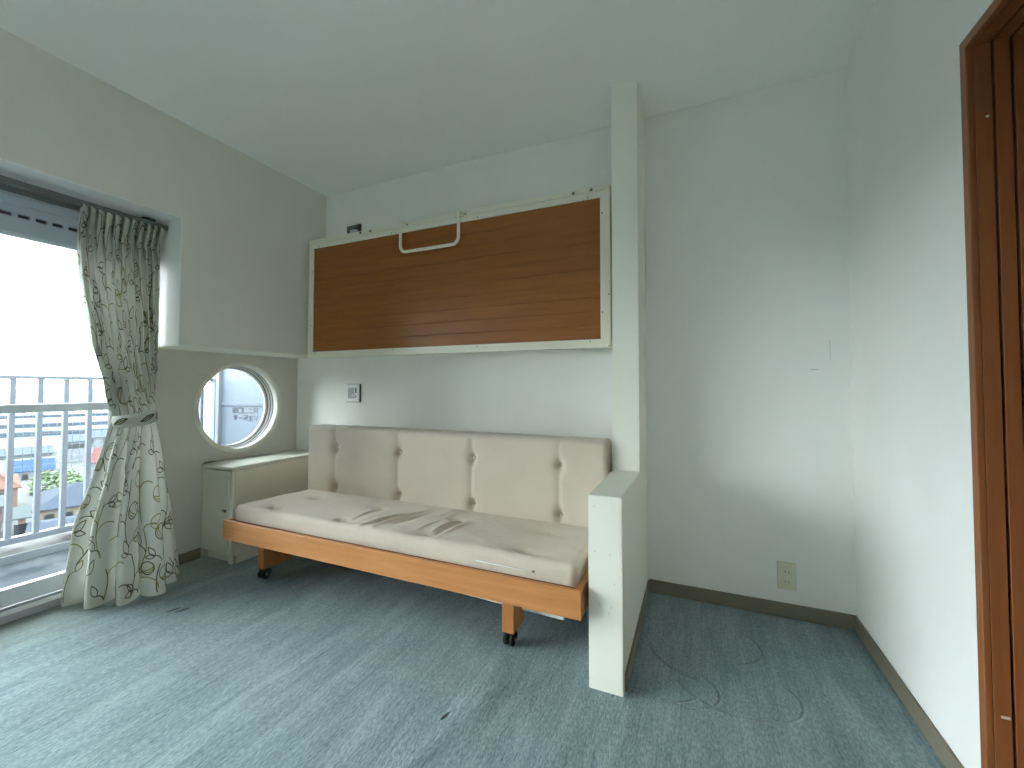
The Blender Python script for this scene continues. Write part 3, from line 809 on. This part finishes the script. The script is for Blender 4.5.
# handle: bent bar on two lugs
hx0, hx1, hz0, hz1, hy = -1.604, -1.203, 1.822, 1.992, YB - 0.034
pts = []
R_ = 0.042
pts.append((hx0, hy, hz1 + 0.012))
for k in range(7):
    a = PI + (PI / 2) * k / 6; pts.append((hx0 + R_ + R_ * math.cos(a), hy, hz0 + R_ + R_ * math.sin(a)))
for k in range(7):
    a = 1.5 * PI + (PI / 2) * k / 6; pts.append((hx1 - R_ + R_ * math.cos(a), hy, hz0 + R_ + R_ * math.sin(a)))
pts.append((hx1, hy, hz1 + 0.012))
bm = bmesh.new(); tube(bm, pts, 0.0095, 14); hd = obj('handle', bm, M['cream'], bk, True)
for x in (hx0, hx1):
    bm = bmesh.new()
    box(bm, x - 0.010, x + 0.012, hy - 0.008, YB, hz1 - 0.008, hz1 + 0.014, bev=0.003)
    box(bm, x + 0.006, x + 0.040, YB - 0.005, YB, hz1 - 0.010, hz1 + 0.018, bev=0.002)
    obj('bracket', bm, M['cream'], hd)
    bm = bmesh.new(); lathe(bm, [(0.006, 0.0), (0.006, -0.003), (0.003, -0.0045)], (x + 0.028, YB - 0.005, hz1 + 0.004), 'Y', 12); obj('screw', bm, M['steel'], hd)

# latch bracket on the wall above the bunk
bt = tag(empty('wall_bracket', (-2.155, YD, 2.10)), 'small dark grey metal bracket on the wall above the bunk', 'bracket')
bm = bmesh.new()
box(bm, -2.216, -2.198, YD - 0.012, YD, 2.03, 2.140); box(bm, -2.118, -2.096, YD - 0.012, YD, 2.03, 2.140); box(bm, -2.216, -2.096, YD - 0.012, YD, 2.116, 2.141)
obj('hoop', bm, M['darkgrey'], bt)
obj('plate', B(-2.198, -2.118, YD - 0.004, YD, 2.03, 2.116), M['alu'], bt)

# ------------------------------------------------------------------ light switch and outlet
sw = tag(empty('light_switch', (-2.147, YD, 0.974)), 'square white wall switch plate above the sofa back', 'switch')
obj('plate_shadow', B(-2.207, -2.082, YD - 0.006, YD, 0.911, 1.037, bev=0.001), M['darkgrey'], sw)  # dark sheet standing in for the shadow round the plate
obj('plate', B(-2.210, -2.089, YD - 0.016, YD - 0.0061, 0.914, 1.034, bev=0.003), M['white'], sw)
rk = obj('rocker', B(-2.183, -2.128, YD - 0.019, YD - 0.0161, 0.938, 1.010, bev=0.001), M['grey'], sw)
obj('button', B(-2.146, -2.130, YD - 0.022, YD - 0.0161, 0.946, 0.964, bev=0.002), M['white'], sw)
obj('slot', B(-2.119, -2.108, YD - 0.0175, YD - 0.0161, 0.975, 1.010), M['darkgrey'], sw)
obj('slot', B(-2.119, -2.111, YD - 0.0175, YD - 0.0161, 0.944, 0.958), M['darkgrey'], sw)

ol = tag(empty('wall_outlet', (0.361, YD, 0.182)), 'cream double power outlet low on the alcove wall', 'outlet')
obj('plate', B(0.325, 0.397, YD - 0.007, YD, 0.122, 0.242, bev=0.003), M['outlet'], ol)
obj('insert', B(0.339, 0.383, YD - 0.010, YD - 0.0071, 0.137, 0.227, bev=0.002), M['outlet'], ol)
for z in (0.203, 0.160):
    s = obj('socket', B(0.344, 0.378, YD - 0.0108, YD - 0.0101, z - 0.015, z + 0.015, bev=0.0003), M['outlet'], ol)
    for x in (0.354, 0.368):
        obj('pin_hole', B(x - 0.0013, x + 0.0013, YD - 0.0112, YD - 0.0108, z - 0.004, z + 0.004), M['dark'], s)

# ------------------------------------------------------------------ balcony
M['conc'] = wallpaper('balcony concrete', (0.0499, 0.0563, 0.0626), 0.02, 0.05)
M['rough'] = wallpaper('weathered curb top', (0.0333, 0.0351, 0.0333), 0.05, 0.05)
M['rwhite'] = mat('pale blue grey paint', (0.1043, 0.1197, 0.1463), 0.45)[0]
M['curb'] = mat('pale curb face', (0.1309, 0.1463, 0.1617), 0.6)[0]
struct('floor_balcony', B(-4.12, -2.92, -3.0, 2.62, -0.30, -0.147), M['conc'], label='grey balcony floor outside the window', cat='floor')
cbm = bmesh.new(); box(cbm, -4.42, -4.12, -3.0, 5.0, -0.35, -0.095, bev=0.004)
struct('curb', cbm, M['rough'], label='weathered concrete curb at the edge of the balcony', cat='curb')
struct('trim_2', B(-4.12, -4.112, -3.0, 2.58, -0.147, -0.094), M['curb'])
rl = tag(empty('balcony_railing', (-4.2, 1.0, -0.095)), 'pale blue grey balcony railing with upright bars outside the window', 'railing')
bm = bmesh.new(); box(bm, -4.222, -4.178, -3.0, 2.57, 1.068, 1.092, bev=0.004); obj('top_rail', bm, M['rwhite'], rl)
bm = bmesh.new(); box(bm, -4.222, -4.178, -3.0, 2.57, -0.040, 0.002, bev=0.003); obj('bottom_rail', bm, M['rwhite'], rl)
for k in range(-12, 11):
    y = 1.2655 + 0.1345 * k
    if -0.4 < y < 2.55: obj('baluster', B(-4.216, -4.184, y - 0.014, y + 0.014, 0.0025, 1.0675), M['rwhite'], rl)
for y in (-2.5, -0.6, 0.93, 2.0): obj('post_foot', B(-4.21, -4.19, y - 0.02, y + 0.02, -0.095, -0.0405), M['rwhite'], rl)
bm = bmesh.new()
M['wire'] = mat('pale wire', (0.100, 0.125, 0.145), 0.5)[0]
y = 0.95
while y < 2.50:
    box(bm, -4.2285, -4.2255, y - 0.0009, y + 0.0009, 0.42, 0.965); y += 0.0425
z = 0.42
while z < 0.97:
    box(bm, -4.2285, -4.2255, 0.95, 2.50, z - 0.0009, z + 0.0009); z += 0.0435
obj('wire_mesh', bm, M['wire'], rl)

# partition board between the balconies
M['bar'] = mat('grey blue bar', (0.06, 0.075, 0.10), 0.5)[0]
M['board'] = mat('pale blue white board', (0.0736, 0.0936, 0.1200), 0.5)[0]
pb = tag(empty('balcony_partition_board', (-3.5, 2.60, -0.147)), 'pale balcony divider board with lettering seen through the round window', 'divider')
bm = bmesh.new()
box(bm, -4.10, -2.95, 2.602, 2.612, -0.12, 2.1)
obj('panel', bm, M['board'], pb)
obj('cross_bar', B(-4.10, -2.95, 2.590, 2.602, 0.838, 0.870, bev=0.003), M['bar'], pb)
bm = bmesh.new(); box(bm, -4.150, -4.100, 2.57, 2.63, -0.12, 2.1, bev=0.003); box(bm, -4.10, -2.95, 2.585, 2.63, 2.1, 2.14); obj('post', bm, M['curb'], pb)
obj('post', B(-4.235, -4.165, 2.575, 2.625, -0.095, 2.2, bev=0.003), M['rwhite'], pb)
# two rows of faded lettering, block strokes
M['ink'] = mat('faded grey blue lettering', (0.018, 0.026, 0.038), 0.6)[0]
bm = bmesh.new()
yt = 2.6005
def stroke(x0, z0, x1, z1, w=0.009):
    d = Vector((x1 - x0, 0, z1 - z0)); l = d.length; d.normalize(); nrm = Vector((-d.z, 0, d.x)) * w / 2
    a, b = Vector((x0, yt, z0)), Vector((x1, yt, z1))
    q = [a - nrm, b - nrm, b + nrm, a + nrm]
    lo = [bm.verts.new(p) for p in q]; hi = [bm.verts.new(p + Vector((0, 0.002, 0))) for p in q]
    bm.faces.new(lo); bm.faces.new(hi[::-1])
    for k in range(4): bm.faces.new((lo[k], lo[(k + 1) % 4], hi[(k + 1) % 4], hi[k]))
GL = {'fence': [(0, 0, 1, 0), (0, 1, 1, 1), (0, 0, 0, 1), (.33, 0, .33, 1), (.66, 0, .66, 1), (1, 0, 1, 1), (0, .5, 1, .5)],
      'square': [(0, 0, 1, 0), (0, 1, 1, 1), (0, 0, 0, 1), (1, 0, 1, 1)],
      'ell': [(0, 0, 1, 0), (0, 0, 0, 1)], 'two': [(.1, .85, .9, .85), (0, .1, 1, .1)],
      'ta': [(0, 1, 1, 1), (1, 1, .8, 0), (0, 1, .2, .5), (.2, .5, .9, .5), (.2, .5, 0, 0)],
      'dense': [(0, 1, 1, 1), (0, .7, 1, .7), (.2, .7, .3, 0), (.8, .7, .7, 0), (.3, .35, .7, .35), (.5, 1, .5, .1)],
      'dash': [(0, .5, 1, .5)], 'rho': [(0, 1, 1, 1), (1, 1, .6, .4), (0, .5, 1, .6), (.4, .6, 0, 0), (.5, .4, 1, 0)],
      'cross': [(0, .8, 1, .8), (.5, 1, .5, 0), (0, 0, 1, 0), (0, .4, 1, .4)], 'slash': [(0, .8, .5, 1), (1, 1, .6, 0), (.2, .4, .8, .5)]}
def row(names, x, z, w, h, gap):
    for nme in names:
        for a, b, c, d in GL[nme]: stroke(x + a * w, z + b * h, x + c * w, z + d * h)
        x += w + gap
row(['fence', 'square', 'ell', 'two', 'ta'], -3.935, 0.775, 0.056, 0.044, 0.016)
row(['dense', 'dash', 'rho', 'cross', 'slash'], -3.925, 0.708, 0.054, 0.044, 0.016)
obj('lettering', bm, M['ink'], pb)

# ------------------------------------------------------------------ the town below and the sea
GZ = -24.0
def tmat(name, c, r=0.8):
    return wallpaper(name, c, 0.006, 0.03)
def sea():
    m, nt, b = mat('sea water', (0.030, 0.046, 0.056), 0.5, spec=0.06)
    f = noise(nt, coords(nt, (0.03, 0.012, 1)), 1, 5); bump(nt, b, f, 0.4, 1.0); return m
tag(struct('sea', B(-5200, -235, -3000, 4200, GZ - 3, GZ - 0.6), sea()), 'pale blue sea beyond the town', 'sea', kind='structure')
struct('ground', B(-235, 60, -1500, 1800, GZ - 2, GZ), tmat('town ground', (0.055, 0.060, 0.060)), label='pale grey streets between the houses', cat='ground')
def tiles(name, c1, c2, sc=14):
    m, nt, b = mat(name, c1, 0.8, spec=0.03)
    w = nd(nt, 'ShaderNodeTexWave'); w.inputs['Scale'].default_value = 1.6; w.inputs['Distortion'].default_value = 0.6
    nt.links.new(coords(nt, (1, 1, 1)), w.inputs['Vector'])
    n = noise(nt, coords(nt, (1, 1, 1)), 3.0, 3)
    nt.links.new(ramp(nt, n, [(0.35, c1), (0.65, c2)]), b.inputs['Base Color']); bump(nt, b, w.outputs['Fac'], 0.25, 0.02); return m
T = {'cream': tmat('cream house wall', (0.0856, 0.0798, 0.0613)), 'pink': tmat('pinkish house wall', (0.0856, 0.0613, 0.0542)), 'white': tmat('white house wall', (0.0884, 0.0969, 0.1056)),
     'mauve': tmat('mauve house wall', (0.0513, 0.0470, 0.0528)),
     'grey': tiles('blue grey roof tiles', (0.0189, 0.0243, 0.0342), (0.0234, 0.0297, 0.0405)), 'orange': tiles('orange roof tiles', (0.0504, 0.0270, 0.0207), (0.0648, 0.0396, 0.0306)),
     'blue': tiles('blue sheet roof', (0.0108, 0.0234, 0.0540), (0.0144, 0.0306, 0.0648)), 'red': tiles('red roof tiles', (0.0540, 0.0234, 0.0234), (0.0648, 0.0306, 0.0288)),
     'teal': tiles('teal grey roof', (0.0306, 0.0387, 0.0405), (0.0360, 0.0450, 0.0468)), 'pale': tiles('pale hazy roof', (0.0342, 0.0432, 0.0540), (0.0414, 0.0504, 0.0612)),  # pale: distance haze mixed into the roof colour
     'win': mat('dark house window', (0.0090, 0.0117, 0.0144), 0.3)[0]}
def house(label, x, y, w, dpt, ztop, rh, wall, roof, hip=0.0, rot=0.0, nwin=2, group=None):
    """w along local x (across the view), ridge along local x; ztop = eaves height"""
    e = tag(empty('house', (x, y, GZ)), label, 'house', group); e.rotation_euler = (0, 0, rot)
    def put(name, bm, m, par):
        o = obj(name, bm, m); o.parent = par; return o
    zt = ztop - GZ
    wl = put('wall', B(-w / 2, w / 2, -dpt / 2, dpt / 2, 0, zt), T[wall], e)
    bm = bmesh.new(); ov = 0.5; a, b = w / 2 + ov, dpt / 2 + ov
    v = [bm.verts.new(p) for p in ((-a, -b, zt), (a, -b, zt), (a, b, zt), (-a, b, zt), (-a + hip, 0, zt + rh), (a - hip, 0, zt + rh))]
    u = [bm.verts.new((q.co.x, q.co.y, zt - 0.2)) for q in v[:4]]
    for f in ((0, 1, 5, 4), (2, 3, 4, 5), (1, 2, 5), (3, 0, 4)): bm.faces.new([v[i] for i in f])
    bm.faces.new(u[::-1])
    for k in range(4): bm.faces.new((u[k], u[(k + 1) % 4], v[(k + 1) % 4], v[k]))
    put('roof', bm, T[roof], e)
    for k in range(nwin):
        xx = -w / 2 + w * (k + 0.7) / (nwin + 0.3)
        put('window', B(xx - 0.55, xx + 0.55, -dpt / 2 - 0.08, -dpt / 2 + 0.05, zt - 2.3, zt - 0.9), T['win'], e)
    return e
# local -y of a house turned by RT faces the viewer
def az(px): return math.atan2(px - 503.2, 426.3) - math.radians(24.216)        # bearing from +Y, clockwise positive
def spot(px, dist):
    a = az(px); return math.sin(a) * dist, math.cos(a) * dist
def zat(py, px, dist):
    # height of image row py at that horizontal distance
    k = math.cos(math.atan2(px - 503.2, 426.3)); return 1.0167 - (py - 386.5) / 426.3 * dist * k
def put_house(label, px0, px1, dist, py_eave, py_ridge, wall, roof, dpt=7, hip=0.0, turn=0.0, nwin=2, group=None):
    pm = (px0 + px1) / 2; a0, a1 = az(px0), az(px1); w = abs(a1 - a0) * dist - 1.0
    x, y = spot(pm, dist + dpt / 2)
    ze = zat(py_eave, pm, dist); zr = zat(py_ridge, pm, dist + dpt / 2)
    return house(label, x, y, w, dpt, ze, max(0.8, zr - ze), wall, roof, hip, -az(pm) + turn, nwin, group)
put_house('cream walled house with a blue grey roof seen through the railing', 38, 122, 100, 504, 481, 'cream', 'grey', 16, 5.0, 0.0, 4)
put_house('low blue grey roofed house directly below the cream walled one', 30, 112, 78, 531, 520, 'mauve', 'grey', 9, 1.0)
put_house('house with an orange tiled roof at the left edge of the window', -48, 27, 122, 490, 470, 'pink', 'orange', 18, 5.0)
put_house('small teal roofed house at the lower left of the window', -30, 12, 104, 507, 496, 'mauve', 'teal', 10, 1.0)
put_house('narrow pinkish house beside the cream walled one', 17, 36, 88, 516, 505, 'pink', 'teal', 7, 0.0)
put_house('long building with a bright blue roof behind the orange roof', 13, 59, 172, 470, 459, 'white', 'blue', 18, 0.0)
put_house('house with a red roof beside the curtain edge', 91, 125, 158, 461, 447, 'white', 'red', 16, 1.0)
put_house('tall hazy white building left of the red roof', 66, 91, 200, 441, 434, 'white', 'pale', 14, 0.0, 0.0, 4)
put_house('long hazy pale roof close to the sea, farther left', -20, 58, 225, 455, 447, 'white', 'pale', 14, 0.0, 0.0, 5)
put_house('pale house behind the red roof', 84, 116, 245, 437, 430, 'white', 'pale', 14, 1.0)
for k, (lab, d_, h_) in enumerate((('breakwater nearest the shore', 330, 2.0), ('middle breakwater out in the sea', 400, 2.0), ('farthest breakwater out in the sea', 520, 2.0))):
    x, y = spot(30, d_); e = obj('breakwater', B(-90, 60, -2, 2, -0.8, h_, bev=0.6), T['pale']); e.location = (x, y, GZ - 0.3); e.rotation_euler = (0, 0, -az(30) - 0.1)
    tag(e, lab, 'breakwater')
# tree
def leafmat():
    m, nt, b = mat('green leaves', (0.0576, 0.0904, 0.0360), 0.8)
    n = noise(nt, coords(nt, (1, 1, 1)), 2.0, 3); nt.links.new(ramp(nt, n, [(0.35, (0.0400, 0.0688, 0.0304)), (0.65, (0.0720, 0.1080, 0.0504))]), b.inputs['Base Color']); return m
M['leaf'] = leafmat(); M['trunk'] = mat('tree trunk', (0.10, 0.08, 0.06), 0.9)[0]
x, y = spot(64, 148)
tr = tag(empty('tree', (x, y, GZ)), 'leafy green tree rising behind the cream walled house', 'tree')
bm = bmesh.new(); rt = random.Random(3)
for k in range(1500):
    th, ph_ = rt.uniform(0, 2 * PI), math.acos(rt.uniform(-0.6, 1)); q = 0.75 + 0.25 * rt.random()
    bump_ = 1 + 0.22 * math.sin(3 * th + 1) * math.sin(2 * ph_)
    p = Vector((6.0 * math.sin(ph_) * math.cos(th), 5.0 * math.sin(ph_) * math.sin(th), 5.0 * math.cos(ph_))) * q * bump_ + Vector((0, 0, -GZ - 3.2))
    p.z += zat(481, 64, 148) + 1.0
    s = rt.uniform(0.30, 0.65); R3 = Matrix.Rotation(rt.uniform(0, 6), 3, 'Z') @ Matrix.Rotation(rt.uniform(0, 6), 3, 'X')
    bm.faces.new([bm.verts.new(p + R3 @ Vector(c_)) for c_ in ((-s, 0, 0), (0, -s * .5, 0.05), (s, 0, 0), (0, s * .5, 0.05))])
o = obj('foliage', bm, M['leaf']); o.parent = tr
bm = bmesh.new(); tube(bm, [(0, 0, 0), (0.1, 0, 1.5), (0, 0.1, 3.0), (0.1, 0, 5.0)], [0.4, 0.3, 0.22, 0.12], 8); o = obj('trunk', bm, M['trunk']); o.parent = tr

# ------------------------------------------------------------------ sky, camera, colour
w = bpy.data.worlds.new('overcast'); bpy.context.scene.world = w; w.use_nodes = True
bg = w.node_tree.nodes['Background']; bg.inputs['Color'].default_value = (0.93, 0.975, 1.0, 1); bg.inputs['Strength'].default_value = 3.0
cam = bpy.data.cameras.new('camera'); co = bpy.data.objects.new('camera', cam); C.objects.link(co)
rt_ = Vector((0.91201808, 0.41014769, 0.00137998)); up_ = Vector((0.01063295, -0.02700695, 0.99957869)); fw_ = Vector((-0.41001216, 0.91161916, 0.02899191))
mw = Matrix(((rt_.x, up_.x, -fw_.x, 0), (rt_.y, up_.y, -fw_.y, 0), (rt_.z, up_.z, -fw_.z, 1.0167), (0, 0, 0, 1)))
co.matrix_world = mw
cam.sensor_fit = 'HORIZONTAL'; cam.sensor_width = 36; cam.lens = 36 * 426.3 / 1024
cam.shift_x = (512 - 503.23) / 1024; cam.shift_y = (374.7 - 384) / 1024; cam.clip_start = 0.02; cam.clip_end = 5000
sc = bpy.context.scene; sc.camera = co
vs = sc.view_settings
vs.view_transform = 'Standard'; vs.look = 'None'; vs.gamma = 1; vs.use_curve_mapping = False; vs.exposure = 2.66
sc.display_settings.display_device = 'sRGB'
try:
    sc.cycles.max_bounces = 14; sc.cycles.diffuse_bounces = 10; sc.cycles.transparent_max_bounces = 16
    sc.cycles.use_denoising = True; sc.cycles.caustics_reflective = False; sc.cycles.sample_clamp_indirect = 6.0; sc.cycles.seed = 5
except Exception: pass
